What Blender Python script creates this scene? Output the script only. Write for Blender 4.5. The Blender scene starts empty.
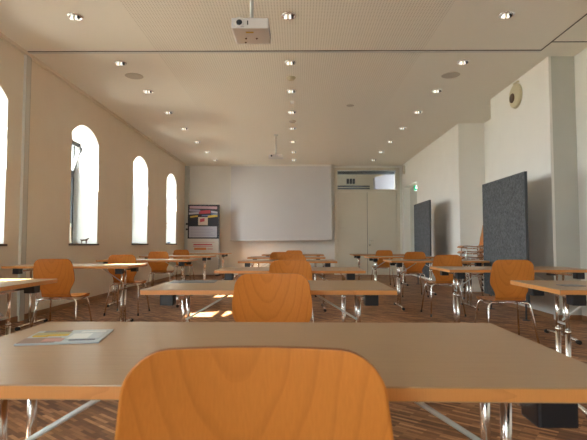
import bpy, bmesh, math, random
from mathutils import Vector, Matrix
random.seed(4)
S = bpy.context.scene
COL = S.collection

# ------------------------------------------------------------------ camera, world, sun, exposure
cd = bpy.data.cameras.new('camera')
cam = bpy.data.objects.new('camera', cd); COL.objects.link(cam)
cam.location = (0, 0, 1.0)
cam.rotation_euler = (math.radians(90 + 2.86), 0, math.radians(0.43))
cd.sensor_width = 36; cd.lens = 28.83; cd.clip_start = 0.05; cd.clip_end = 200
cd.dof.use_dof = True; cd.dof.focus_distance = 5.0; cd.dof.aperture_fstop = 9.0
S.camera = cam
S.view_settings.view_transform = 'Standard'
S.view_settings.look = 'None'
S.view_settings.exposure = 1.45
S.view_settings.gamma = 1.0
S.view_settings.use_curve_mapping = False
S.cycles.use_denoising = True
S.cycles.max_bounces = 14
S.cycles.diffuse_bounces = 8
S.cycles.glossy_bounces = 5
S.cycles.transparent_max_bounces = 12
S.cycles.sample_clamp_indirect = 6.0
S.cycles.caustics_reflective = False
S.cycles.caustics_refractive = False

SKY = 9.0
w = bpy.data.worlds.new('sky'); S.world = w; w.use_nodes = True
bg = w.node_tree.nodes['Background']
bg.inputs[0].default_value = (0.86, 0.93, 1.0, 1); bg.inputs[1].default_value = SKY

sl = bpy.data.lights.new('sun', 'SUN'); sl.energy = 38.0; sl.angle = math.radians(0.6); sl.color = (1.0, 0.97, 0.87)
sun = bpy.data.objects.new('sun', sl); COL.objects.link(sun)
_el = math.radians(40); _az = math.atan(0.50)
sdir = Vector((math.cos(_az) * math.cos(_el), math.sin(_az) * math.cos(_el), -math.sin(_el)))
sun.rotation_euler = sdir.to_track_quat('-Z', 'Y').to_euler(); sun.location = (-12, -2, 9)

WX = -3.6            # inner face of the window wall
WT = 0.52            # its thickness
WIN = [13.42, 10.75, 7.93, 5.24, 2.63, -0.07, -2.77]
HALF = 0.51
for i, yc in enumerate(WIN):
    pl = bpy.data.lights.new('window_portal', 'AREA'); pl.shape = 'RECTANGLE'; pl.size = 2.1; pl.size_y = 1.06
    pl.cycles.is_portal = True
    po = bpy.data.objects.new('window_portal', pl); COL.objects.link(po)
    po.location = (WX - WT - 0.02, yc, 2.0)
    po.rotation_euler = (0, math.radians(-90), 0)

pl = bpy.data.lights.new('window_portal', 'AREA'); pl.shape = 'RECTANGLE'; pl.size = 1.7; pl.size_y = 1.95; pl.cycles.is_portal = True
po = bpy.data.objects.new('window_portal', pl); COL.objects.link(po); po.location = (-2.2, -4.75, 1.95); po.rotation_euler = (math.radians(90), 0, 0)  # portal for the added window behind the camera

# ------------------------------------------------------------------ materials
def mat(name, col=(.8, .8, .8), rough=.5, metal=0.0, spec=.5, coat=0.0):
    m = bpy.data.materials.new(name); m.use_nodes = True
    b = m.node_tree.nodes['Principled BSDF']
    b.inputs['Base Color'].default_value = (*col, 1); b.inputs['Roughness'].default_value = rough
    b.inputs['Metallic'].default_value = metal; b.inputs['Specular IOR Level'].default_value = spec
    b.inputs['Coat Weight'].default_value = coat
    return m
def N(m, t, **kw):
    n = m.node_tree.nodes.new(t)
    for k, v in kw.items(): setattr(n, k, v)
    return n
def L(m, a, b): m.node_tree.links.new(a, b)
def bsdf(m): return m.node_tree.nodes['Principled BSDF']
def coords(m, scale=(1, 1, 1), rot=(0, 0, 0), world=False):
    mp = N(m, 'ShaderNodeMapping'); mp.inputs['Scale'].default_value = scale; mp.inputs['Rotation'].default_value = rot
    if world:
        g = N(m, 'ShaderNodeNewGeometry'); L(m, g.outputs['Position'], mp.inputs[0])
    else:
        g = N(m, 'ShaderNodeTexCoord'); L(m, g.outputs['Object'], mp.inputs[0])
    return mp.outputs[0]
def ramp(m, fac, stops):
    r = N(m, 'ShaderNodeValToRGB'); e = r.color_ramp.elements
    e[0].position, e[0].color = stops[0][0], (*stops[0][1], 1)
    e[1].position, e[1].color = stops[-1][0], (*stops[-1][1], 1)
    for p, c in stops[1:-1]:
        x = e.new(p); x.color = (*c, 1)
    L(m, fac, r.inputs[0]); return r.outputs[0]
def noise(m, vec, scale, detail=3, rough=.5, dist=0):
    n = N(m, 'ShaderNodeTexNoise'); n.inputs['Scale'].default_value = scale; n.inputs['Detail'].default_value = detail
    n.inputs['Roughness'].default_value = rough; n.inputs['Distortion'].default_value = dist
    L(m, vec, n.inputs['Vector']); return n.outputs['Fac']
def bump(m, h, strength=.1, dist=.01):
    b = N(m, 'ShaderNodeBump'); b.inputs['Strength'].default_value = strength; b.inputs['Distance'].default_value = dist
    L(m, h, b.inputs['Height']); L(m, b.outputs[0], bsdf(m).inputs['Normal'])

def mottled(name, a, b, scale, rough=.85, bs=.05, world=True, **kw):
    m = mat(name, a, rough, **kw)
    f = noise(m, coords(m, world=world), scale, 4)
    L(m, ramp(m, f, [(.3, a), (.7, b)]), bsdf(m).inputs['Base Color'])
    bump(m, f, bs); return m

M = {}
M['wall'] = mottled('white wall paint', (.80, .725, .605), (.82, .745, .625), 3)  # warm floor bounce is put into the colour of this white paint
M['wall_right'] = mottled('white wall paint right', (.82, .80, .75), (.84, .82, .77), 3)
M['reveal'] = mottled('white window plaster', (.72, .71, .67), (.75, .74, .70), 3)
M['door_paint'] = mottled('cream door paint', (.66, .60, .49), (.68, .62, .51), 2, .5)
M['grey_panel'] = mottled('grey partition panel', (.50, .50, .45), (.53, .53, .48), 2, .6)
M['seam'] = mat('dark seam', (.10, .085, .07), .8)
M['alu'] = mat('brushed aluminium', (.62, .61, .56), .45, .6)
M['chrome'] = mat('polished chrome', (.90, .89, .86), .22, 1.0)
M['post_grey'] = mat('light grey painted metal', (.62, .62, .57), .6)
M['black'] = mat('black plastic', (.012, .013, .016), .45)
M['dark'] = mat('dark grey window frame', (.06, .065, .07), .45)
M['rubber'] = mat('black rubber', (.015, .014, .013), .7)
M['white_plastic'] = mottled('white plastic', (.68, .65, .63), (.70, .67, .65), 10, .45, .01)
M['base_wood'] = mottled('skirting wood', (.30, .14, .06), (.36, .18, .08), 8, .4)
M['slate'] = mottled('dark sill stone', (.10, .07, .055), (.13, .09, .07), 12, .5)
M['screen'] = mottled('screen fabric', (.68, .675, .69), (.695, .69, .705), 2, .9, .01)
M['cream'] = mat('cream plastic', (.62, .56, .38), .6)
M['brown'] = mat('dark brown mesh', (.09, .05, .03), .8)
M['ground'] = mottled('pale bounce ground', (.36, .34, .30), (.44, .41, .36), 4)

# ceiling with fine perforation
m = mat('perforated ceiling board', (.80, .77, .71), .9); M['ceiling'] = m
g = N(m, 'ShaderNodeNewGeometry'); sep = N(m, 'ShaderNodeSeparateXYZ'); L(m, g.outputs['Position'], sep.inputs[0])
def mth(op, a, b=None, mm=None):
    n = N(mm or m, 'ShaderNodeMath', operation=op)
    for i, v in enumerate((a, b)):
        if v is None: continue
        if isinstance(v, (int, float)): n.inputs[i].default_value = v
        else: L(mm or m, v, n.inputs[i])
    return n.outputs[0]
fx = mth('SUBTRACT', mth('FRACT', mth('MULTIPLY', sep.outputs[0], 1 / .032)), .5)
fy = mth('SUBTRACT', mth('FRACT', mth('MULTIPLY', sep.outputs[1], 1 / .032)), .5)
r2 = mth('ADD', mth('MULTIPLY', fx, fx), mth('MULTIPLY', fy, fy))
hole = mth('LESS_THAN', r2, .062)
inx = mth('MULTIPLY', mth('LESS_THAN', mth('ABSOLUTE', mth('ADD', sep.outputs[0], .10)), 1.75), mth('MAXIMUM', mth('MINIMUM', mth('MULTIPLY', mth('SUBTRACT', 10.0, sep.outputs[1]), .22), 1.0), 0.0))
mask = mth('MULTIPLY', hole, inx)
mix = N(m, 'ShaderNodeMix', data_type='RGBA'); L(m, mask, mix.inputs['Factor'])
mix.inputs['A'].default_value = (.81, .77, .68, 1); mix.inputs['B'].default_value = (.57, .52, .44, 1)
L(m, mix.outputs['Result'], bsdf(m).inputs['Base Color'])

# block parquet: small strips of red brown wood
m = mat('strip parquet', (.3, .15, .08), .48, spec=.18); M['floor'] = m
v = coords(m, world=True, rot=(0, 0, math.radians(38)))
br = N(m, 'ShaderNodeTexBrick'); L(m, v, br.inputs['Vector'])
br.offset = .5; br.inputs['Scale'].default_value = 1.0
br.inputs['Brick Width'].default_value = .16; br.inputs['Row Height'].default_value = .024
br.inputs['Mortar Size'].default_value = .0008; br.inputs['Bias'].default_value = 0
br.inputs['Color1'].default_value = (0, 0, 0, 1); br.inputs['Color2'].default_value = (1, 1, 1, 1); br.inputs['Mortar'].default_value = (.2, .2, .2, 1)
base = ramp(m, br.outputs['Color'], [(0, (.145, .062, .028)), (.45, (.28, .130, .058)), (.8, (.43, .215, .10)), (1, (.60, .33, .165))])
gr = noise(m, coords(m, world=True, scale=(1, 1, 1), rot=(0, 0, math.radians(38))), 26, 5, .6)
mx = N(m, 'ShaderNodeMix', data_type='RGBA', blend_type='MULTIPLY'); mx.inputs['Factor'].default_value = .55
L(m, base, mx.inputs['A']); L(m, ramp(m, gr, [(.25, (.55, .5, .45)), (.75, (1.15, 1.1, 1.05))]), mx.inputs['B'])
L(m, mx.outputs['Result'], bsdf(m).inputs['Base Color']); bump(m, br.outputs['Color'], .08, .002)

def wood(name, a, b, c, rough, axis_scale=(1, 1, 1), scale=9.0, coat=0.0, spec=.5, rings=True, lines=.25):
    m = mat(name, a, rough, coat=coat, spec=spec)
    vec = coords(m, scale=axis_scale)
    n1 = noise(m, vec, 2.2, 2, .5, .6)
    wv = N(m, 'ShaderNodeTexWave', wave_type='BANDS', bands_direction='X', wave_profile='SAW')
    wv.inputs['Scale'].default_value = scale; wv.inputs['Distortion'].default_value = 5.5
    wv.inputs['Detail'].default_value = 1.5; wv.inputs['Detail Scale'].default_value = 1.2
    L(m, vec, wv.inputs['Vector'])
    base = ramp(m, n1, [(.25, a), (.75, b)])
    line = ramp(m, wv.outputs['Fac'], [(0, (1, 1, 1)), (.86, (1, 1, 1)), (1, c)])
    mx = N(m, 'ShaderNodeMix', data_type='RGBA', blend_type='MULTIPLY'); mx.inputs['Factor'].default_value = lines
    L(m, base, mx.inputs['A']); L(m, line, mx.inputs['B'])
    fine = noise(m, coords(m, scale=(60, 60, 2.5)), 6, 3)
    m2 = N(m, 'ShaderNodeMix', data_type='RGBA', blend_type='MULTIPLY'); m2.inputs['Factor'].default_value = .28
    L(m, mx.outputs['Result'], m2.inputs['A']); L(m, ramp(m, fine, [(.3, (.75, .7, .65)), (.7, (1, 1, 1))]), m2.inputs['B'])
    L(m, m2.outputs['Result'], bsdf(m).inputs['Base Color'])
    return m
m = mat('orange beech plywood', (.5, .2, .04), .38, spec=.4, coat=.15); M['ply'] = m
mp = N(m, 'ShaderNodeMapping'); mp.inputs['Scale'].default_value = (1, .2, .38); mp.inputs['Location'].default_value = (.03, 0, -.36)
tc = N(m, 'ShaderNodeTexCoord'); L(m, tc.outputs['Object'], mp.inputs[0])
wv = N(m, 'ShaderNodeTexWave', wave_type='RINGS', rings_direction='SPHERICAL', wave_profile='SAW'); L(m, mp.outputs[0], wv.inputs[0])
wv.inputs['Scale'].default_value = 9; wv.inputs['Distortion'].default_value = 2.2; wv.inputs['Detail'].default_value = 1.2; wv.inputs['Detail Scale'].default_value = 1.5
n1 = noise(m, coords(m, scale=(1, 1, .4)), 5, 2)
n2 = noise(m, coords(m, scale=(60, 60, 3)), 5, 3)
c1 = ramp(m, n1, [(.3, (.61, .215, .036)), (.7, (.67, .245, .046))])
ma = N(m, 'ShaderNodeMix', data_type='RGBA', blend_type='MULTIPLY'); ma.inputs['Factor'].default_value = .28
L(m, c1, ma.inputs['A']); L(m, ramp(m, wv.outputs['Fac'], [(0, (1, 1, 1)), (.7, (.96, .95, .93)), (.93, (.60, .50, .40)), (1, (.85, .8, .75))]), ma.inputs['B'])
mb = N(m, 'ShaderNodeMix', data_type='RGBA', blend_type='MULTIPLY'); mb.inputs['Factor'].default_value = .35
L(m, ma.outputs['Result'], mb.inputs['A']); L(m, ramp(m, n2, [(.3, (.78, .73, .68)), (.7, (1, 1, 1))]), mb.inputs['B'])
L(m, mb.outputs['Result'], bsdf(m).inputs['Base Color'])
M['ply_edge'] = mat('plywood edge', (.26, .10, .03), .6)
M['edge'] = wood('orange beech edging', (.62, .26, .07), (.68, .30, .09), (.6, .5, .4), .4, (.4, 4, 6), 3, lines=.3)
# table laminate: long fine grain along x
m = mat('beech laminate', (.36, .24, .14), .34, spec=.5); M['lam'] = m
f = noise(m, coords(m, scale=(1.2, 26, 1)), 4, 5, .6)
L(m, ramp(m, f, [(.2, (.33, .20, .10)), (.5, (.37, .23, .118)), (.8, (.40, .255, .13))]), bsdf(m).inputs['Base Color'])

# pinboard felt
m = mat('grey felt', (.1, .11, .12), .95, spec=.2); M['felt'] = m
f = noise(m, coords(m, scale=(1, 1, 1)), 32, 6, .8)
L(m, ramp(m, f, [(.35, (.05, .053, .057)), (.65, (.165, .172, .18))]), bsdf(m).inputs['Base Color']); bump(m, f, .3, .004)

# clear window glass: lets the daylight through, with a faint reflection
m = bpy.data.materials.new('clear glass'); m.use_nodes = True; m.node_tree.nodes.clear(); M['glass'] = m
o_ = N(m, 'ShaderNodeOutputMaterial'); t_ = N(m, 'ShaderNodeBsdfTransparent'); g_ = N(m, 'ShaderNodeBsdfGlossy')
g_.inputs['Roughness'].default_value = .02; t_.inputs[0].default_value = (.93, .96, .95, 1)
fr = N(m, 'ShaderNodeFresnel'); fr.inputs[0].default_value = 1.45; mm_ = N(m, 'ShaderNodeMixShader')
L(m, fr.outputs[0], mm_.inputs[0]); L(m, t_.outputs[0], mm_.inputs[1]); L(m, g_.outputs[0], mm_.inputs[2]); L(m, mm_.outputs[0], o_.inputs[0])
def emis(name, col, s):
    m = mat(name, col, .5); bsdf(m).inputs['Emission Color'].default_value = (*col, 1); bsdf(m).inputs['Emission Strength'].default_value = s
    return m
M['exit_green'] = emis('lit green sign', (.0, .40, .15), .35)
M['exit_white'] = emis('lit white sign', (.80, 1.0, .95), 6.0)
def flat(name, c, r=.7): M[name] = mat(name, c, r)
flat('ink_black', (.015, .014, .02)); flat('ink_pink', (.45, .28, .30)); flat('ink_lilac', (.30, .27, .36)); flat('ink_red', (.48, .06, .08))
flat('ink_yellow', (.62, .42, .06)); flat('ink_cream', (.62, .50, .38)); flat('ink_blue', (.13, .18, .32)); flat('ink_grey', (.42, .40, .44))
flat('board_beige', (.60, .54, .46)); flat('ink_orange', (.60, .20, .06)); flat('ink_rose', (.55, .30, .26))
flat('paper_blue', (.42, .47, .50), .4); flat('paper_white', (.66, .68, .66), .4); flat('paper_grey', (.16, .17, .19), .4)
flat('paper_olive', (.34, .30, .10), .4); flat('paper_brown', (.24, .13, .09), .4)

# ------------------------------------------------------------------ geometry helpers
class MB:
    def __init__(s): s.bm = bmesh.new(); s.mats = []
    def mi(s, m):
        if m not in s.mats: s.mats.append(m)
        return s.mats.index(m)
    def box(s, x0, x1, y0, y1, z0, z1, m, bevel=0, sides=None):
        vs = [s.bm.verts.new((x, y, z)) for z in (z0, z1) for y in (y0, y1) for x in (x0, x1)]
        F = [(0, 2, 3, 1), (4, 5, 7, 6), (0, 1, 5, 4), (2, 6, 7, 3), (0, 4, 6, 2), (1, 3, 7, 5)]
        k = s.mi(m); fs = []
        for i, f in enumerate(F):
            q = s.bm.faces.new([vs[j] for j in f]); q.material_index = s.mi(sides) if (sides and i > 1) else k; fs.append(q)
        if bevel:
            es = list({e for f in fs for e in f.edges})
            bmesh.ops.bevel(s.bm, geom=es, offset=bevel, segments=2, profile=.6, affect='EDGES', clamp_overlap=True)
        return s
    def hexa(s, pts, m):
        """8 points: bottom four then top four, same winding"""
        vs = [s.bm.verts.new(p) for p in pts]; k = s.mi(m)
        for f in ((3, 2, 1, 0), (4, 5, 6, 7), (0, 1, 5, 4), (1, 2, 6, 5), (2, 3, 7, 6), (3, 0, 4, 7)):
            s.bm.faces.new([vs[j] for j in f]).material_index = k
        return s
    def tube(s, pts, r, m, n=10, caps=True):
        pts = [Vector(p) for p in pts]; k = s.mi(m); rr = r if isinstance(r, (list, tuple)) else [r] * len(pts)
        t0 = (pts[1] - pts[0]).normalized(); up = Vector((0, 0, 1)) if abs(t0.z) < .9 else Vector((0, 1, 0))
        a = t0.cross(up).normalized(); rings = []
        for i, p in enumerate(pts):
            if i == 0: t = pts[1] - p
            elif i == len(pts) - 1: t = p - pts[i - 1]
            else: t = (pts[i + 1] - p).normalized() + (p - pts[i - 1]).normalized()
            t.normalize(); a = (a - t * a.dot(t)).normalized(); b = t.cross(a)
            rings.append([s.bm.verts.new(p + (a * math.cos(2 * math.pi * j / n) + b * math.sin(2 * math.pi * j / n)) * rr[i]) for j in range(n)])
        for q, w_ in zip(rings, rings[1:]):
            for j in range(n):
                f = s.bm.faces.new((q[j], q[(j + 1) % n], w_[(j + 1) % n], w_[j])); f.material_index = k; f.smooth = True
        if caps:
            s.bm.faces.new(list(reversed(rings[0]))).material_index = k; s.bm.faces.new(rings[-1]).material_index = k
        return s
    def lathe(s, prof, m, c=(0, 0, 0), n=28, axis='z'):
        k = s.mi(m); rings = []
        for (r, z) in prof:
            ring = []
            for j in range(n):
                t = 2 * math.pi * j / n; u, v = r * math.cos(t), r * math.sin(t)
                p = (u, v, z) if axis == 'z' else ((z, u, v) if axis == 'x' else (u, z, -v))
                ring.append(s.bm.verts.new((c[0] + p[0], c[1] + p[1], c[2] + p[2])))
            rings.append(ring)
        for q, w_ in zip(rings, rings[1:]):
            for j in range(n):
                f = s.bm.faces.new((q[j], q[(j + 1) % n], w_[(j + 1) % n], w_[j])); f.material_index = k; f.smooth = True
        s.bm.faces.new(list(reversed(rings[0]))).material_index = k; s.bm.faces.new(rings[-1]).material_index = k
        return s
    def ball(s, c, r, m, sx=1, sy=1, sz=1):
        k = s.mi(m); res = bmesh.ops.create_uvsphere(s.bm, u_segments=12, v_segments=8, radius=r)
        for v in res['verts']: v.co = Vector((v.co.x * sx + c[0], v.co.y * sy + c[1], v.co.z * sz + c[2]))
        for f in {f for v in res['verts'] for f in v.link_faces}: f.material_index = k; f.smooth = True
        return s
    def build(s, name, parent=None, loc=None):
        bmesh.ops.recalc_face_normals(s.bm, faces=s.bm.faces[:])
        me = bpy.data.meshes.new(name); s.bm.to_mesh(me); s.bm.free()
        for m in s.mats: me.materials.append(m)
        o = bpy.data.objects.new(name, me); COL.objects.link(o)
        if parent: o.parent = parent
        if loc: o.location = loc
        return o
def thing(name, loc=(0, 0, 0), rz=0, label=None, cat=None, group=None, kind=None):
    o = bpy.data.objects.new(name, None); COL.objects.link(o); o.location = loc; o.rotation_euler = (0, 0, rz); o.empty_display_size = .1
    return tag(o, label, cat, group, kind)
def tag(o, label=None, cat=None, group=None, kind=None):
    for k, v in (('label', label), ('category', cat), ('group', group), ('kind', kind)):
        if v: o[k] = v
    return o
def struct(o, label=None, cat=None): return tag(o, label, cat, None, 'structure')
def copy_tree(o, kids, parent=None):
    c = o.copy(); COL.objects.link(c); c.parent = parent
    for ch in kids.get(o.name, []): copy_tree(ch, kids, c)
    return c
def kids_of(o):
    d = {}
    def rec(x):
        d[x.name] = [q for q in bpy.data.objects if q.parent == x]
        for q in d[x.name]: rec(q)
    rec(o); return d

# ------------------------------------------------------------------ the room
H = 3.53; Y0 = -4.5; Y1 = 15.2; XR = 3.4
b = MB(); b.box(-4.2, 4.4, Y0 - .2, 17.4, -.12, 0, M['floor']); struct(b.build('floor'), 'reddish brown strip parquet floor of the seminar room', 'floor')
b = MB(); b.box(-4.12, 4.4, Y0 - .2, Y1 + .1, H, H + .2, M['ceiling']); struct(b.build('ceiling'), 'cream ceiling with finely perforated middle field', 'ceiling')
b = MB(); b.box(-60, -4.2, -40, 60, -.6, -.5, M['ground']); struct(b.build('ground'), 'unseen pale ground added outside the windows for bounce light', 'ground')  # unseen plane added to bounce daylight up to the ceiling

# window wall with arched openings
SILL = .995; SPR = 2.79; RISE = .21
def arch(yc, n=14, inset=0.0):
    """points of the segmental head from low y to high y"""
    hw = HALF - inset; R = (HALF ** 2 + RISE ** 2) / (2 * RISE); zc = SPR + RISE - R
    out = []
    for i in range(n + 1):
        y = -hw + 2 * hw * i / n
        out.append((yc + y, zc + math.sqrt(max((R - inset) ** 2 - y * y, 0))))
    return out
b = MB(); kw = b.mi(M['wall']); kr = b.mi(M['reveal'])
def quad(p, k): b.bm.faces.new([b.bm.verts.new(q) for q in p]).material_index = k
ys = sorted(WIN); cur = Y0
for x in (WX, WX - WT):
    cur = Y0
    for yc in ys + [None]:
        e = Y1 if yc is None else yc - HALF
        quad([(x, cur, 0), (x, e, 0), (x, e, H), (x, cur, H)], kw)
        if yc is None: break
        quad([(x, yc - HALF, 0), (x, yc + HALF, 0), (x, yc + HALF, SILL), (x, yc - HALF, SILL)], kw)
        A = arch(yc)
        for (a0, z0), (a1, z1) in zip(A, A[1:]): quad([(x, a0, z0), (x, a1, z1), (x, a1, H), (x, a0, H)], kw)
        cur = yc + HALF
for yc in ys:
    x0, x1 = WX, WX - WT; A = arch(yc)
    quad([(x0, yc - HALF, SILL), (x1, yc - HALF, SILL), (x1, yc + HALF, SILL), (x0, yc + HALF, SILL)], kr)
    for s_ in (-1, 1):
        y = yc + s_ * HALF; quad([(x0, y, SILL), (x1, y, SILL), (x1, y, A[0][1]), (x0, y, A[0][1])], kr)
    for (a0, z0), (a1, z1) in zip(A, A[1:]): quad([(x0, a0, z0), (x1, a0, z0), (x1, a1, z1), (x0, a1, z1)], kr)
for y in (Y0, Y1): quad([(WX, y, 0), (WX - WT, y, 0), (WX - WT, y, H), (WX, y, H)], kw)
me_w = b.build('wall_left'); struct(me_w, 'white window wall with arched openings, warm bounce in its colour', 'wall')

# the windows themselves
HOP = {2: .30, 1: .17}
for i, yc in enumerate(WIN):
    wn = thing('window_%d' % (i + 1), (WX - .47, yc, SILL), kind='structure')
    struct(wn, 'arched dark framed window in the left wall', 'window')
    fx0, fx1 = -.03, .03; zt = 2.22 - SILL
    A = [(y - yc, z - SILL) for y, z in arch(yc, 12)]; A2 = [(y - yc, z - SILL) for y, z in arch(yc, 12, .05)]
    f = MB()
    f.box(fx0, fx1, -HALF, -HALF + .05, 0, A2[0][1], M['dark']); f.box(fx0, fx1, HALF - .05, HALF, 0, A2[0][1], M['dark'])
    f.box(fx0, fx1, -HALF, HALF, 0, .05, M['dark']); f.box(fx0, fx1, -HALF + .05, HALF - .05, zt - .03, zt + .03, M['dark'])
    for j in range(12):
        (a0, z0), (a1, z1) = A[j], A[j + 1]; (c0, y0), (c1, y1) = A2[j], A2[j + 1]
        f.hexa([(fx0, c0, y0), (fx1, c0, y0), (fx1, a0, z0), (fx0, a0, z0), (fx0, c1, y1), (fx1, c1, y1), (fx1, a1, z1), (fx0, a1, z1)], M['dark'])
    f.build('frame', wn)
    p = MB(); p.box(-.004, .004, -HALF + .05, HALF - .05, .05, zt - .03, M['glass']); p.build('pane', wn)
    # upper hopper sash, hinged at its foot
    hs = MB(); top = [(y * .9, min(z - zt - .05, .555)) for y, z in [(q[0], q[1]) for q in A2]]
    hs.box(-.03, .03, -.46, .46, 0, .06, M['dark']); hs.box(-.03, .03, -.46, -.40, 0, top[0][1], M['dark']); hs.box(-.03, .03, .40, .46, 0, top[0][1], M['dark'])
    for j in range(12):
        (c0, y0), (c1, y1) = top[j], top[j + 1]
        hs.hexa([(-.03, c0, y0 - .07), (.03, c0, y0 - .07), (.03, c0, y0), (-.03, c0, y0), (-.03, c1, y1 - .07), (.03, c1, y1 - .07), (.03, c1, y1), (-.03, c1, y1)], M['dark'])
    ho = hs.build('hopper_sash', wn, (.02, 0, zt + .03)); ho.rotation_euler = (0, HOP.get(i, .0), 0)
    gp = MB(); gt = top[0][1] - .05
    k = gp.mi(M['glass'])
    vs = [gp.bm.verts.new((0, y, z)) for y, z in [(-.41, .05), (.41, .05)] + [(yy * .9, zz - .05) for yy, zz in reversed(top)]]
    gp.bm.faces.new(vs).material_index = k
    gp.build('pane', ho)
    sb = MB(); sb.box(.42, .50, -HALF - .03, HALF + .03, -.028, .0, M['slate'], .004); sb.box(-.03, .47, -HALF, HALF, -.0, .004, M['reveal']); sb.build('sill_board', wn)

# back wall (opening for the transom light) and corridor behind
TX0, TX1, TZ0, TZ1 = 1.31, 3.22, 2.746, 3.377
b = MB()
b.box(-4.12, TX0, Y1, Y1 + .18, 0, H, M['wall_right']); b.box(TX1, 3.7, Y1, Y1 + .18, 0, H, M['wall_right'])
b.box(TX0, TX1, Y1, Y1 + .18, 0, TZ0, M['wall_right']); b.box(TX0, TX1, Y1, Y1 + .18, TZ1, H, M['wall_right'])
struct(b.build('wall_back'), 'white end wall behind the screen', 'wall')
b = MB(); b.box(-4.12, -3.05, Y0 - .2, Y0, 0, H, M['wall']); b.box(-1.35, 4.4, Y0 - .2, Y0, 0, H, M['wall']); b.box(-3.05, -1.35, Y0 - .2, Y0, 0, 1.0, M['wall']); b.box(-3.05, -1.35, Y0 - .2, Y0, 2.9, H, M['wall'])
wn = thing('window_8', (-2.2, Y0 - .1, 1.0), kind='structure'); struct(wn, 'unseen two light window added behind the camera for its light', 'window')  # added out of view to light faces turned towards the camera
f = MB(); f.box(-.85, -.79, -.03, .03, 0, 1.9, M['dark']); f.box(.79, .85, -.03, .03, 0, 1.9, M['dark']); f.box(-.03, .03, -.03, .03, 0, 1.9, M['dark']); f.box(-.85, .85, -.03, .03, 0, .06, M['dark']); f.box(-.85, .85, -.03, .03, 1.84, 1.9, M['dark']); f.build('frame', wn)
f = MB(); f.box(-.79, .79, -.004, .004, .06, 1.84, M['glass']); f.build('pane', wn)
struct(b.build('wall_front'), 'wall behind the camera', 'wall')
b = MB()
b.box(.6, 4.3, 17.2, 17.3, 0, 3.9, M['door_paint']); b.box(.5, .6, Y1 + .18, 17.3, 0, 3.9, M['door_paint']); b.box(4.3, 4.4, Y1 + .18, 17.3, 0, 3.9, M['door_paint'])
b.box(.5, 4.4, Y1 + .1, 17.3, 3.9, 4.0, M['door_paint']); b.box(.5, 4.4, Y1 + .1, Y1 + .18, H, 3.9, M['door_paint'])
struct(b.build('wall_corridor'), 'beige corridor walls seen through the transom light', 'wall')
b = MB(); b.box(.6, 4.3, 15.95, 16.15, 3.38, 3.6, M['dark']); tag(b.build('ceiling_beam'), 'dark beam across the corridor behind the transom light', 'beam')
b = MB()
for z in (2.98, 3.06): b.tube([(.62, 16.9, z), (2.62, 16.9, z)], .03, M['dark'])
tag(b.build('pipe_run'), 'two dark pipes low on the corridor wall behind the transom light', 'pipe')
b = MB()
for x in (1.82, 1.93, 2.04): b.box(x, x + .075, 17.05, 17.2, 3.18, 3.36, M['black'], .01)
tag(b.build('meter_box'), 'small black box with three faces high on the corridor wall', 'box')
b = MB(); b.hexa([(2.75, 16.5, 0), (3.38, 16.3, 0), (3.4, 16.9, 0), (2.75, 16.9, 0), (2.75, 16.5, 3.33), (3.38, 16.3, 3.48), (3.4, 16.9, 3.48), (2.75, 16.9, 3.33)], M['ink_grey'])
tag(b.build('corridor_cabinet'), 'tall pale grey cabinet seen through right half of the transom light', 'cabinet')
b = MB(); b.tube([(3.5, 16.4, 0), (3.5, 16.4, 3.9)], .04, M['ink_red']); tag(b.build('riser_pipe'), 'dark red upright pipe at the right end of the transom light', 'pipe')
cl = bpy.data.lights.new('corridor_fill', 'AREA'); cl.energy = 1.3; cl.size = .5; cl.color = (1, .95, .85)  # unseen source added to light the space behind the transom
co = bpy.data.objects.new('corridor_fill', cl); COL.objects.link(co); co.location = (2.2, 16.0, 3.88)

# door set below the transom light
d = thing('door_1', (0, Y1, 0), kind='structure'); struct(d, 'cream double door under the transom light at the far end', 'door')
b = MB()
for x0, x1, z0, z1 in ((1.21, 1.31, 0, 3.45), (3.22, 3.32, 0, 3.45), (1.31, 3.22, 3.377, 3.45), (1.31, 3.22, 2.67, 2.746)): b.box(x0, x1, -.05, 0.0, z0, z1, M['door_paint'])
b.build('door_frame', d)
for x0, x1 in ((1.318, 2.262), (2.274, 3.212)):
    b = MB(); b.box(x0, x1, -.035, -.001, .01, 2.66, M['door_paint'], .004); lf = b.build('door_leaf', d)
    if x0 > 2:
        b = MB(); b.box(x0 + .05, x0 + .085, -.042, -.035, .98, 1.16, M['alu']); b.tube([(x0 + .067, -.04, 1.09), (x0 + .067, -.09, 1.09), (x0 + .20, -.09, 1.09)], .01, M['chrome']); b.build('handle', lf)
        b = MB(); b.tube([(x0 + .067, -.036, .95), (x0 + .067, -.05, .95)], .025, M['chrome']); b.build('lock_rose', lf)
b = MB(); b.box(2.262, 2.274, -.03, -.001, .01, 2.66, M['seam']); b.build('gap', d)
b = MB(); b.box(TX0, TX1, .05, .058, TZ0, TZ1, M['glass']); b.build('transom_pane', d)

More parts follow.
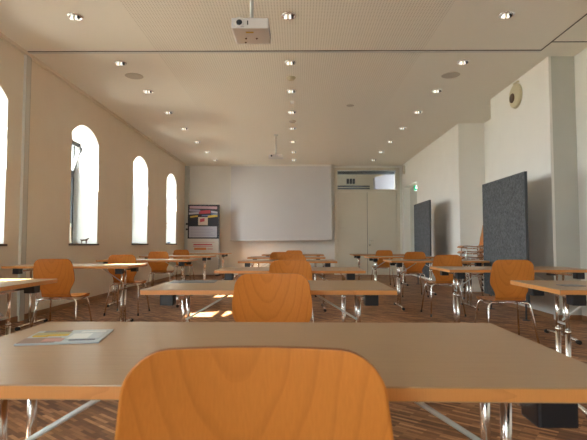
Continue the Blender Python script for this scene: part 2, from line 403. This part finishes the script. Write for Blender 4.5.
# right hand walls: far part with door recess, alcove, near bay, partition pocket, near wall
b = MB()
b.box(XR, 4.1, 9.83, 13.3, 0, H, M['wall_right']); b.box(XR, 3.7, 14.92, Y1, 0, H, M['wall_right']); b.box(XR, 3.7, 13.3, 14.92, 2.77, H, M['wall_right'])
b.box(3.62, 3.75, 13.3, 14.92, 0, 2.77, M['wall_right']); b.box(3.94, 4.1, 8.17, 9.83, 0, H, M['wall_right']); b.box(XR, 4.1, 6.30, 8.17, 0, H, M['wall_right'])
struct(b.build('wall_right'), 'white right wall with alcove and door recess', 'wall')
b = MB(); b.box(3.75, 4.1, Y0, 6.30, 0, H, M['wall_right']); struct(b.build('wall_right_near'), 'pale near part of the right wall', 'wall')
b = MB(); b.box(3.43, 3.748, 6.27, 6.299, 0, H - .001, M['grey_panel']); struct(b.build('trim_1'), 'grey closing panel of the partition pocket', 'trim')
b = MB(); b.box(3.395, 3.43, 6.262, 6.299, 0, H - .001, M['wall_right']); struct(b.build('trim_2'), 'pale corner strip beside the partition pocket', 'trim')
d = thing('door_2', (3.6, 13.3, 0), kind='structure'); struct(d, 'pale grey door in the recess of the right wall', 'door')
b = MB(); b.box(-.02, .02, .06, 1.56, .01, 2.74, M['grey_panel'], .004); lf = b.build('door_leaf', d)
b = MB(); b.tube([(-.02, .30, 1.06), (-.07, .30, 1.06), (-.07, .43, 1.06)], .011, M['chrome']); b.box(-.027, -.02, .275, .325, .95, 1.12, M['alu']); b.build('handle', lf)
s = thing('exit_sign', (3.36, 13.44, 2.60), label='small lit green exit sign at the head of the right wall door recess', cat='sign')
b = MB(); b.box(0, .2, 0, .035, -.08, .06, M['exit_green'], .004); b.build('sign_face', s)
b = MB(); b.tube([(.055, -.002, -.03), (.065, -.002, .0), (.06, -.002, .03)], .005, M['exit_white'], 6); b.tube([(.065, -.002, .0), (.085, -.002, -.03)], .004, M['exit_white'], 6); b.ball((.062, -.002, .042), .008, M['exit_white']); b.build('running_figure_symbol', s)
b = MB(); b.box(0.02, .18, .035, .05, -.08, .05, M['exit_white']); b.build('light_tube', s)
b = MB(); b.box(.08, .12, .01, .03, .06, .17, M['alu']); b.build('bracket', s)

# skirtings
b = MB(); b.box(WX, WX + .015, Y0, Y1, 0, .07, M['base_wood']); struct(b.build('baseboard_left'), 'brown wooden skirting of window wall', 'baseboard')
b = MB(); b.box(XR - .015, XR, 6.3, 8.17, 0, .06, M['base_wood']); b.box(XR - .015, XR, 9.83, 13.3, 0, .06, M['base_wood']); b.box(3.43, 3.735, 6.255, 6.27, 0, .06, M['base_wood']); b.box(3.735, 3.75, Y0, 6.26, 0, .06, M['base_wood'])
struct(b.build('baseboard_right'), 'brown wooden skirting of right wall', 'baseboard')
b = MB(); b.box(WX + .02, 1.2, Y1 - .015, Y1, 0, .06, M['base_wood']); struct(b.build('baseboard_back'), 'brown wooden skirting below the screen', 'baseboard')
# partition track, ceiling seams, cove strip
b = MB(); b.box(WX, 3.2, 6.05, 6.065, H - .006, H, M['seam']); b.box(WX, 3.2, 6.065, 6.105, H - .012, H, M['post_grey']); b.box(WX, 3.2, 6.105, 6.115, H - .006, H, M['seam'])
struct(b.build('trim_3'), 'sliding partition track across the ceiling', 'trim')
b = MB(); b.box(3.19, 3.205, Y0, 6.115, H - .005, H, M['seam']); b.box(3.205, 3.75, 5.80, 5.815, H - .005, H, M['seam'])
struct(b.build('trim_4'), 'dark joints round the ceiling hatch at right', 'trim')
b = MB(); b.box(WX, WX + .05, Y0, Y1, H - .04, H, M['wall']); struct(b.build('trim_5'), 'plaster cove along the window wall', 'trim')
b = MB(); b.box(WX, WX + .035, 6.06, 6.17, 0, H - .04, M['post_grey']); b.box(WX, WX + .02, 6.17, 6.20, 0, H - .04, M['seam']); struct(b.build('trim_6'), 'metal partition post on window wall', 'trim')
cp = thing('partition_post', (-3.53, 15.0, 0), label='greenish grey upright post with two dark latches in the far left corner', cat='post')
b = MB(); b.box(-.065, .065, -.05, .08, 0, H - .045, M['grey_panel'], .006); b.build('post', cp)
for z in (1.45, 1.62):
    b = MB(); b.box(-.01, .06, -.08, -.05, z - .03, z + .03, M['black'], .006); b.build('latch', cp)

# ------------------------------------------------------------------ projection screen, projectors
s = thing('projection_screen', (-.51, 15.02, 1.08), label='large white projection screen pulled down on the far wall', cat='screen')
b = MB(); b.box(-1.61, 1.61, -.004, .004, .03, H - 1.08 - .02, M['screen']); b.build('screen_fabric', s)
b = MB(); b.tube([(-1.62, 0, .015), (1.62, 0, .015)], .018, M['white_plastic']); b.build('bottom_bar', s)
b = MB(); b.box(-1.68, 1.68, -.05, .06, H - 1.08 - .05, H - 1.08, M['wall_right']); b.build('housing', s)

def projector(loc, wd, dp, ht, label, near):
    z = loc[2]; t = thing('projector', loc, label=label, cat='projector')
    b = MB(); b.box(-wd / 2, wd / 2, 0, dp, 0, ht, M['white_plastic'], .012); bo = b.build('body', t)
    b = MB(); b.lathe([(.028, 0), (.034, -.012), (.034, -.02), (.024, -.022), (.021, -.012)], M['white_plastic'], (-wd * .28, .004, ht * .5), axis='y')
    ln = b.build('lens_ring', t); b = MB(); b.lathe([(.001, -.005), (.021, -.005), (.021, -.014), (.001, -.018)], M['black'], (-wd * .28, .004, ht * .5), axis='y'); b.build('lens', ln)
    b = MB(); b.tube([(0, dp * .45, ht), (0, dp * .45, H - z - .02)], .014, M['alu']); b.build('ceiling_pole', t)
    b = MB(); b.lathe([(.05, H - z - .025), (.055, H - z - .001)], M['alu'], (0, dp * .45, 0)); b.build('ceiling_flange', t)
    b = MB(); b.box(-.05, .05, dp * .3, dp * .6, ht, ht + .012, M['alu'], .003); b.tube([(0, dp * .45, ht), (-.05, dp * .3, ht + .02)], .006, M['alu']); b.build('mount_bracket', t)
    if near:
        b = MB(); b.box(-.035, .02, .055, .075, -.0015, 0, M['ink_yellow']); b.build('warning_sticker', bo)
        b = MB(); b.build('printed_marking', bo) if 0 else None; b.box(-.09, -.04, -.0015, .001, .008, .012, M['ink_grey']); b.build('printed_marking', bo)
        for x, y in ((-.045, .165), (.035, .165), (-.055, .235)):
            b = MB(); b.lathe([(.007, 0), (.006, -.006)], M['brown'], (x, y, 0), 10); b.build('screw', bo)
        b = MB(); b.box(-.02, -.012, -.002, .002, .025, .055, M['black']); b.build('sensor', bo)
        b = MB()
        for k in range(8): b.box(wd / 2 - .001, wd / 2 + .001, .05 + k * .022, .06 + k * .022, .015, .055, M['ink_grey'])
        b.build('vent', bo)
    return t
projector((-.335, 3.27, 2.53), .268, .28, .078, 'white projector with yellow sticker hanging close overhead', True)
projector((-.49, 10.7, 2.98), .34, .28, .06, 'distant small projector on thin pole hanging before the screen', False)

# ------------------------------------------------------------------ ceiling fittings
def downlight(loc, label):
    t = thing('downlight', loc, label=label, cat='ceiling light', group='recessed downlights')
    b = MB(); n = 28
    b.lathe([(.062, 0), (.066, -.012), (.078, -.014), (.084, -.006), (.085, 0)], M['chrome'], n=n); b.build('trim_ring', t)
    b = MB(); b.lathe([(.060, -.001), (.045, -.006), (.001, -.010)], M['chrome'], n=n); b.build('reflector', t)
    b = MB(); b.tube([(-.052, 0, -.024), (-.02, 0, -.026)], .017, M['lampglass']); b.build('lamp', t)
    b = MB(); b.tube([(.0, 0, -.026), (.025, 0, -.024)], .015, M['lampglass']); b.build('lamp', t)
    b = MB(); b.box(-.019, -.001, -.012, .012, -.034, -.006, M['cream']); b.build('lamp_holder', t)
    b = MB(); b.box(.027, .052, -.018, .018, -.03, -.006, M['black'], .003); b.build('lamp_socket', t)
    return t
M['lampglass'] = emis('frosted lamp glass with added glow', (1.0, .95, .86), .45)  # slight glow added, standing for reflected glints on the glass
ORD = ['first', 'second', 'third', 'fourth', 'fifth', 'sixth', 'seventh', 'eighth', 'ninth']
DY = [5.1, 6.45, 7.68, 8.93, 10.2, 11.55, 12.85, 14.1]
proto = None
for nm, x in (('left', -2.47), ('right', 2.32), ('middle', -.09)):
    for k, y in enumerate(DY):
        lab = '%s chrome downlight from the camera in the %s ceiling row' % (ORD[k], nm)
        if proto is None: proto = downlight((x, y, H), lab); kd = kids_of(proto)
        else:
            o = copy_tree(proto, kd); o.location = (x, y, H); o['label'] = lab
        if k == 0: pass
for x, nm in ((-2.46, 'left'), (2.31, 'right')):
    t = thing('ceiling_speaker', (x, 6.97, H), label='round flush beige ceiling speaker beside the %s downlight row' % nm, cat='speaker', group='ceiling speakers')
    b = MB(); b.lathe([(.13, 0), (.135, -.004), (.128, -.008)], M['speaker'] if 'speaker' in M else M.setdefault('speaker', mat('beige grille', (.50, .45, .37), .8)), n=32); b.build('rim', t)
    b = MB(); b.lathe([(.126, -.002), (.001, -.009)], M['speaker'], n=32); b.build('grille', t)
for y, r, lab, mt in ((7.06, .07, 'pale cream smoke detector between first downlights of the middle row', 'cream'), (8.29, .035, 'tiny white ceiling sensor in middle row above the tables', 'white_plastic'), (9.6, .075, 'brownish round ceiling detector further down the middle row', 'speaker')):
    t = thing('smoke_detector', (-.09, y, H), label=lab, cat='detector')
    b = MB(); b.lathe([(r, 0), (r, -.012), (r * .9, -.018)], M[mt]); b.build('base', t)
    b = MB(); b.lathe([(r * .8, -.018), (r * .7, -.035), (r * .3, -.042)], M[mt]); b.build('sensor_head', t)
b = MB(); b.lathe([(.07, 0), (.07, -.004), (.06, -.006)], M['ceiling_patch'] if 'ceiling_patch' in M else M['speaker']); tag(b.build('flush_plate', None, (.98, 8.52, H)), 'faint flat round cap on ceiling right of middle row', 'cap')

# ------------------------------------------------------------------ wall fittings
t = thing('wall_plaque', (3.4, 7.2, 3.28), label='cream oval fitting with dark brown hole high on right wall', cat='wall fitting')
b = MB(); b.lathe([(.19, 0), (.185, -.03), (.16, -.045)], M['cream'], axis='x', n=32); b.build('shell', t)
b = MB(); b.lathe([(.075, -.044), (.07, -.058), (.03, -.06)], M['brown'], (0, .05, -.02), axis='x'); b.build('opening', t)
b = MB(); b.box(-.03, -.0, -.10, .05, .19, .21, M['cream'], .004); b.build('top_clip', t)
t = thing('wall_sensor', (3.4, 14.75, 3.32), label='small cream box high on the right wall before far corner', cat='sensor')
b = MB(); b.box(-.06, 0, -.06, .06, -.13, .13, M['door_paint'], .01); b.build('housing', t)

# poster stand at the far left
t = thing('poster_stand', (-2.92, 14.62, 0), label='tall beige display stand with dark colourful poster in far left corner', cat='display stand')
b = MB(); b.box(-.49, .49, 0, .05, .03, 2.20, M['board_beige'], .006); b.build('board', t)
b = MB(); b.box(-.485, .485, -.012, 0, 1.15, 2.21, M['ink_black']); po = b.build('poster', t)
b = MB(); y0, y1 = -.016, -.012
def st(x0, x1, z0, z1, m, sk=0): b.hexa([(x0, y0, z0), (x1, y0, z0 + sk), (x1, y1, z0 + sk), (x0, y1, z0), (x0, y0, z1), (x1, y0, z1 + sk), (x1, y1, z1 + sk), (x0, y1, z1)], M[m])
st(-.43, .43, 2.09, 2.17, 'ink_pink', -.02); st(-.44, -.1, 2.0, 2.07, 'ink_lilac', -.02); st(-.45, -.14, 1.90, 1.96, 'ink_grey', .02); st(-.13, .22, 1.92, 2.02, 'ink_red', .02)
st(.24, .44, 1.96, 2.02, 'ink_grey', -.03); st(.24, .44, 1.90, 1.94, 'ink_blue', -.02); st(-.05, .2, 1.85, 1.89, 'ink_blue'); st(-.41, -.17, 1.80, 1.85, 'ink_yellow', .03); st(.14, .44, 1.80, 1.87, 'ink_yellow', .03)
st(-.16, .14, 1.57, 1.82, 'ink_cream'); b.build('cover_picture', po)
b = MB(); y0, y1 = -.019, -.016
st(-.10, .04, 1.66, 1.76, 'ink_red', .03); b.build('red_picture_motif', po)
b = MB(); y0, y1 = -.016, -.012; st(-.44, .43, 1.19, 1.53, 'ink_lilac_text'.replace('_lilac_text', '_grey')); st_ = b.build('text_panel', po)
b = MB(); y0, y1 = -.018, -.016
for k in range(6): st(-.40, .36 - .06 * (k % 3), 1.235 + k * .048, 1.25 + k * .048, 'ink_lilac')
b.build('text_lines', st_)
b = MB(); y0, y1 = -.004, 0
st(-.36, .36, 1.03, 1.045, 'ink_rose'); st(-.30, .28, .95, .985, 'ink_red'); st(-.32, .30, .90, .93, 'ink_rose'); st(-.28, .10, .80, .87, 'ink_orange'); st(.13, .30, .81, .85, 'ink_rose'); b.build('printed_text', t)
b = MB(); b.box(-.5, -.40, -.12, .2, 0, .03, M['black'], .004); b.box(.40, .5, -.12, .2, 0, .03, M['black'], .004); b.build('foot', t)
b = MB(); b.box(.49, .50, -.01, .055, .03, 2.21, M['dark']); b.build('edge_strip', t)

# ------------------------------------------------------------------ pinboards leaning in front of the right wall
def pinboard(loc, lab):
    t = thing('pinboard', loc, label=lab, cat='pinboard', group='grey felt pinboards')
    b = MB(); b.box(-.016, .016, -.68, .68, .235, 1.92, M['felt'], .003); b.build('felt_panel', t)
    b = MB()
    for y in (-.69, .68): b.box(-.018, .018, y, y + .01, .225, 1.93, M['dark'])
    for z in (.225, 1.92): b.box(-.018, .018, -.68, .68, z, z + .01, M['dark'])
    b.build('panel_frame', t)
    for y in (-.55, .55):
        b = MB(); b.tube([(.03, y, .005), (.03, y, 1.2)], .011, M['felt']); b.lathe([(.05, 0), (.05, .006), (.02, .012)], M['dark'], (.03, y, 0)); b.build('stand_leg', t)
    return t
pinboard((2.95, 6.74, 0), 'nearer grey felt pinboard standing before the right wall, beside the second table')
o = pinboard((2.95, 11.1, 0), 'farther grey felt pinboard near the recessed door'); o.scale = (1, 1.0, 1.02)

# ------------------------------------------------------------------ tables
TW, TD, TH = 1.46, .70, .74
def make_table(ls=0.0, ins=.18, bi=.135):
    t = thing('folding_table')
    b = MB(); b.box(-TW / 2, TW / 2, -TD / 2, TD / 2, TH - .028, TH, M['lam'], .0025, sides=M['edge']); b.build('tabletop', t)
    for s_ in (-1, 1):
        x = s_ * (TW / 2 - ins)
        b = MB(); b.box(x - .014, x + .014, -.25, .25, .67, .695, M['chrome'], .004)
        for y in (-.18, .18): b.box(x - .03, x + .03, y - .02, y + .02, .69, .713, M['alu'])
        b.build('top_rail', t)
        for y in (-.06 + ls, .06 + ls):
            b = MB(); b.tube([(x, y, .03), (x, y, .46)], .0155, M['chrome'], 14); b.tube([(x, y, .45), (x, y, .675)], .012, M['chrome'], 14); up = b.build('upright', t)
            b = MB(); b.lathe([(.018, .445), (.018, .46), (.013, .465)], M['chrome'], (x, y, 0), 14); b.build('collar', up)
        b = MB(); b.tube([(x, -.06 + ls, .50), (x, .06 + ls, .50)], .008, M['alu']); b.build('clamp_bar', t)
        b = MB(); b.tube([(x, -.29, .028), (x, -.2, .036), (x, .2, .036), (x, .29, .028)], .015, M['chrome']); ft = b.build('foot', t)
        for y in (-.30, .30):
            b = MB(); b.tube([(x, y - .022, .022), (x, y + .022, .022)], .021, M['rubber']); b.build('end_cap', ft)
        b = MB()
        b.tube([(x, ls, .52), (x - s_ * .33, ls + .11, .708)], .0065, M['post_grey'], 8)
        b.build('folding_brace', t)
        xb = s_ * (TW / 2 - bi)
        for y in (-.255, .255):
            b = MB(); b.box(xb - .039, xb + .039, y - .038, y + .038, .645, .713, M['black'], .006); b.build('connector_block', t)
    return t
tp = make_table(); tkd = kids_of(tp); tnear = make_table(-.10, .17, .125)
# column name, x centre, y of the near edge, turn, label
TABLES = [
 (-.100, .872, .7, 'nearest folding table of beech laminate, right before the camera, leaflet on it'),
 (-.160, 2.64, 0, 'second folding table in the middle column, behind the nearest one'),
 (-.070, 4.53, 0, 'third folding table in the middle column'),
 (-.140, 6.90, 0, 'fourth folding table in the middle column'),
 (-.200, 8.80, 0, 'fifth folding table in the middle column, second from screen'),
 (-.100, 11.0, 0, 'farthest folding table in the middle column, below the screen'),
 (-2.50, 2.78, 0, 'nearest folding table in the left column, cut by the left picture edge'),
 (-2.66, 5.38, 0, 'second folding table in the left column, between window post and middle'),
 (-2.42, 7.35, 0, 'third folding table in the left column, top gleaming in window light'),
 (-2.50, 9.60, 0, 'fourth folding table in the left column'),
 (-2.55, 12.4, 0, 'farthest folding table in the left column, before the poster stand'),
 (2.22, 2.62, 3, 'nearest folding table in the right column, cut by the right picture edge'),
 (2.24, 4.68, 0, 'second folding table in the right column, beside the nearer pinboard'),
 (2.14, 7.05, 0, 'third folding table in the right column, in front of the chair stack'),
 (2.12, 9.10, 0, 'fourth folding table in the right column'),
 (2.05, 11.1, 0, 'farthest folding table in the right column, before the double door'),
]
for i, (x, y, rz, lab) in enumerate(TABLES):
    o = tnear if i == 0 else (tp if i == 1 else copy_tree(tp, tkd))
    o.location = (x, y + TD / 2, 0); o.rotation_euler = (0, 0, -math.radians(rz)); o.scale = (.985 if i == 1 else 1, 1, 1); tag(o, lab, 'table', 'folding seminar tables')

# ------------------------------------------------------------------ chairs (facing +y, origin on floor under the seat)
def sheet(rows, th, mf, me, name, parent, ncol=14):
    """rows: (y, z, halfwidth, dish) along the profile; a plywood sheet of thickness th"""
    b = MB(); kf, ke = b.mi(mf), b.mi(me); n = len(rows); F = []; B = []
    for i, (y, z, hw, dish) in enumerate(rows):
        a = rows[max(i - 1, 0)]; c = rows[min(i + 1, n - 1)]
        t = Vector((0, c[0] - a[0], c[1] - a[1])).normalized(); nr = Vector((0, -t.z, t.y))
        f_, k_ = [], []
        for j in range(ncol + 1):
            u = -1 + 2 * j / ncol; u = math.sin(u * math.pi / 2)
            p = Vector((u * hw, y, z)) + nr * (-(u * hw / .2) ** 2 * dish)
            f_.append(b.bm.verts.new(p + nr * th / 2)); k_.append(b.bm.verts.new(p - nr * th / 2))
        F.append(f_); B.append(k_)
    for G in (F, B):
        for i in range(n - 1):
            for j in range(ncol):
                f = b.bm.faces.new((G[i][j], G[i][j + 1], G[i + 1][j + 1], G[i + 1][j])); f.material_index = kf; f.smooth = True
    rim = [(i, 0) for i in range(n)] + [(n - 1, j) for j in range(1, ncol + 1)] + [(i, ncol) for i in range(n - 2, -1, -1)] + [(0, j) for j in range(ncol - 1, 0, -1)]
    for q in range(len(rim)):
        a, c = rim[q], rim[(q + 1) % len(rim)]
        b.bm.faces.new((F[a[0]][a[1]], F[c[0]][c[1]], B[c[0]][c[1]], B[a[0]][a[1]])).material_index = ke
    return b.build(name, parent)
def rnd(d, r): return r - math.sqrt(max(r * r - (r - d) ** 2, 0)) if d < r else 0
def make_chair():
    t = thing('shell_chair')
    rows = []
    zt = .845; zb = .475
    for k in range(27):
        q = k / 26; dz = (q ** 1.7) * (zt - zb)      # distance below the top
        z = zt - dz; y = -.215 + .055 * (dz / (zt - zb)) ** 1.2
        hw = .184 + .022 * min(dz / .14, 1)
        if dz > .20: # taper in to the waist
            s_ = min((dz - .20) / .15, 1); hw -= .062 * (s_ * s_ * (3 - 2 * s_))
        hw -= rnd(dz, .058) * .98
        rows.append((y, z, hw, -.030 * (1 - (dz / .375)) - .004))
    sheet(rows[::-1], .011, M['ply'], M['ply_edge'], 'backrest', t)
    rows = []
    for y, z in ((-.1585, .474), (-.150, .460), (-.135, .450), (-.10, .443), (-.04, .440), (.02, .441), (.08, .446), (.14, .450), (.17, .449), (.195, .445), (.212, .437), (.224, .427), (.230, .418)):
        s_ = min(max((y + .1585) / .13, 0), 1); hw = .145 + .060 * (s_ * s_ * (3 - 2 * s_)); hw -= rnd(.233 - y, .06) * .8
        rows.append((y, z, hw, -.006 * s_))
    sheet(rows, .011, M['ply'], M['ply_edge'], 'seat', t)
    for sx in (-1, 1):
        b = MB(); b.tube([(sx * .09, -.115, .426), (sx * .165, -.13, .424), (sx * .190, -.138, .412), (sx * .200, -.145, .385), (sx * .235, -.235, .012)], .0095, M['chrome'], 10); lg = b.build('leg', t)
        b = MB(); b.tube([(sx * .2345, -.233, .03), (sx * .236, -.237, .0)], .0125, M['rubber'], 10); b.build('foot_glide', lg)
        b = MB(); b.tube([(sx * .09, .13, .426), (sx * .165, .14, .424), (sx * .190, .145, .412), (sx * .200, .15, .385), (sx * .240, .225, .012)], .0095, M['chrome'], 10); lg = b.build('leg', t)
        b = MB(); b.tube([(sx * .239, .223, .03), (sx * .2405, .227, .0)], .0125, M['rubber'], 10); b.build('foot_glide', lg)
        b = MB(); b.tube([(sx * .172, -.13, .415), (sx * .178, .0, .408), (sx * .172, .14, .415)], .0075, M['chrome'], 10); b.build('side_rail', t)
    for y in (-.115, .13):
        b = MB(); b.tube([(-.095, y, .426), (.095, y, .426)], .0095, M['chrome'], 10); b.build('cross_rail', t)
    return t
cp_ = make_chair(); ckd = kids_of(cp_)
# back plane sits about .2 behind the origin
CHAIRS = [
 (-.063, .93, 0, 'nearest orange beech shell chair, its back filling the foreground', None),
 (-.128, 2.66, 0, 'second orange beech chair in the middle column, pushed to the second table', None),
 (-.062, 4.62, 0, 'third orange beech chair in the middle column, lit brightly', None),
 (-.067, 6.85, 0, 'fourth chair in the middle column, just above the third chair', None),
 (-.30, 8.85, 0, 'fifth chair in the middle column, peeping out left of the fourth', None),
 (-.07, 10.9, 0, 'farthest chair in the middle column, directly below the screen', None),
 (-2.48, 5.0, 2, 'nearest orange chair in the left column, whole back seen before wall', None),
 (-2.43, 6.78, -1, 'second orange chair in the left column, before third table', None),
 (-2.68, 9.30, 2, 'third orange chair in the left column', None),
 (-2.92, 12.1, 0, 'farthest orange chair in the left column, left of poster stand', None),
 (2.06, 4.74, -2, 'nearest orange chair in the right column, in front of the nearer pinboard', None),
 (2.06, 6.72, 1, 'second orange chair in the right column, left of the stacked chairs', None),
 (2.20, 9.05, 0, 'third orange chair in the right column, before the farther pinboard', None),
 (2.02, 11.2, 1, 'farthest orange chair in the right column, before double door', None),
]
for i, (x, y, rz, lab, _) in enumerate(CHAIRS):
    o = cp_ if i == 0 else copy_tree(cp_, ckd)
    o.location = (x, y, 0); o.rotation_euler = (0, 0, math.radians(rz)); tag(o, lab, 'chair', 'orange shell chairs at the tables')
PLACE = ['bottom', 'second from bottom', 'third from bottom', 'third from top', 'second from top', 'topmost']
for k in range(6):
    o = copy_tree(cp_, ckd); o.location = (3.24, 8.72, k * .10); o.rotation_euler = (0, 0, math.radians(90 - 6))
    tag(o, '%s orange chair of the stack in the alcove behind the pinboard' % PLACE[k], 'chair', 'stacked orange chairs')

# ------------------------------------------------------------------ small things on tables and sills
def leaflet(loc, rz, wd, dp, parts, lab, base):
    t = thing('leaflet', loc, rz, lab, 'leaflet')
    b = MB(); b.box(-wd / 2, wd / 2, -dp / 2, dp / 2, 0, .004, M[base], .001); pg = b.build('pages', t)
    if parts:
        b = MB()
        for k, (x0, x1, y0, y1, mm) in enumerate(parts): b.box(x0 * wd, x1 * wd, y0 * dp, y1 * dp, .004, .0045 + .0002 * k, M[mm])
        b.build('cover_print', pg)
    return t
leaflet((-.635, 1.312, TH), math.radians(10), .205, .185,
        [(-.47, -.02, .08, .32, 'paper_olive'), (-.49, -.05, -.46, -.1, 'paper_brown'), (-.40, -.08, .32, .46, 'paper_grey'), (-.30, .10, .02, .14, 'ink_yellow'), (.0, .46, -.3, .4, 'paper_blue'), (.05, .3, -.26, .14, 'paper_white'), (-.25, -.05, .34, .46, 'paper_brown'), (-.22, .02, -.4, -.2, 'ink_rose'), (-.44, -.25, -.02, .06, 'ink_yellow'), (.12, .44, .2, .3, 'paper_white'), (.1, .42, -.36, -.32, 'paper_grey')],
        'glossy pale blue and olive leaflet lying on the nearest table', 'paper_blue')
leaflet((-.70, 3.20, TH), math.radians(4), .30, .20, None, 'flat dark grey folder lying on the second middle table', 'paper_grey')
leaflet((1.69, 2.93, TH), math.radians(0), .13, .10, None, 'small flat grey card lying on nearest right table', 'paper_grey')
leaflet((-2.72, 12.7, TH), 0, .22, .3, None, 'white paper lying on the farthest left table', 'paper_white')

# sill figures
t = thing('animal_figurine', (-3.76, 8.27, SILL + .004), label='tiny dark four legged animal figurine on the sill of the second visible window', cat='figurine')
me = bpy.data.meshes.new('figurine_body')
V = [(0, 0, .075), (0, .05, .078), (0, .085, .105), (0, .105, .115), (0, -.045, .072), (0, -.075, .09),
     (.012, .052, .04), (.012, .055, .0), (-.012, .05, .04), (-.012, .047, .0), (.012, -.045, .038), (.012, -.05, .0), (-.012, -.043, .04), (-.012, -.035, .0)]
E = [(0, 1), (1, 2), (2, 3), (0, 4), (4, 5), (1, 6), (6, 7), (1, 8), (8, 9), (4, 10), (10, 11), (4, 12), (12, 13)]
R_ = [.017, .016, .012, .009, .016, .004, .007, .005, .007, .005, .008, .005, .008, .005]
me.from_pydata(V, E, []); me.materials.append(M['brown']); o = bpy.data.objects.new('body', me); COL.objects.link(o); o.parent = t
sk = o.modifiers.new('skin', 'SKIN'); 
for v_, r in zip(me.skin_vertices[0].data if me.skin_vertices else [], R_): v_.radius = (r, r)
if not me.skin_vertices:
    o.modifiers.remove(sk)
    b = MB()
    for a, c in E: b.tube([V[a], V[c]], [R_[a], R_[c]], M['brown'], 8)
    for v_, r in zip(V, R_): b.ball(v_, r, M['brown'])
    o2 = b.build('figurine_body'); o.data = o2.data; bpy.data.objects.remove(o2)
o.name = 'body'
t.rotation_euler = (0, 0, math.radians(-50)); t.scale = (.8, .8, .8)
b = MB(); b.box(-.03, .03, -.06, .06, -.004, 0, M['white_plastic']); b.build('stand', t)

t = thing('potted_twig', (-3.78, 13.35, SILL + .004), label='white vase with orange leaved twig on the sill of farthest window', cat='plant')
b = MB(); b.lathe([(.03, 0), (.045, .04), (.04, .09), (.018, .14), (.022, .16)], M['white_plastic'], n=16); b.build('vase', t)
b = MB(); b.tube([(0, 0, .13), (.01, -.03, .3), (.03, -.08, .45), (.02, -.12, .6)], .005, M['brown'], 6); b.tube([(.01, -.04, .32), (.05, .05, .42), (.06, .1, .45)], .004, M['brown'], 6); b.tube([(.02, -.06, .4), (.0, -.15, .42)], .004, M['brown'], 6); b.build('twig', t)
b = MB()
for k in range(22):
    q = random.random(); c = Vector((.02 + random.uniform(-.03, .05), random.uniform(-.17, .10), .26 + .34 * q)); r = .02
    b.ball(c, r, M['ink_orange'] if k % 3 else M['ink_cream'], 1, 1.3, .35)
b.build('leaf', t)['kind'] = 'stuff'
b = MB(); b.lathe([(.02, 0), (.03, .012), (.055, .04), (.052, .042), (.025, .016)], M['ink_blue'], n=16); tag(b.build('bowl', None, (-3.72, 13.62, SILL + .004)), 'tiny blue bowl on the sill of farthest window', 'bowl')
b = MB(); b.lathe([(.03, 0), (.055, .06), (.05, .14), (.02, .22), (.025, .26)], M['ink_cream'], n=16); tag(b.build('vase', None, (-3.74, 10.45, SILL + .004)), 'tan vase at left edge of the third visible window sill', 'vase')
t = thing('paper_roll', (-3.66, 7.66, SILL + .004), label='pale rolled papers leaning at left edge of second visible window', cat='paper roll')
b = MB(); b.tube([(-.08, .04, .02), (-.14, .18, .33)], .018, M['paper_white'], 12); b.build('roll', t)
b = MB(); b.tube([(-.03, .0, .01), (-.06, .03, .27)], .014, M['ink_cream'], 12); b.build('roll', t)
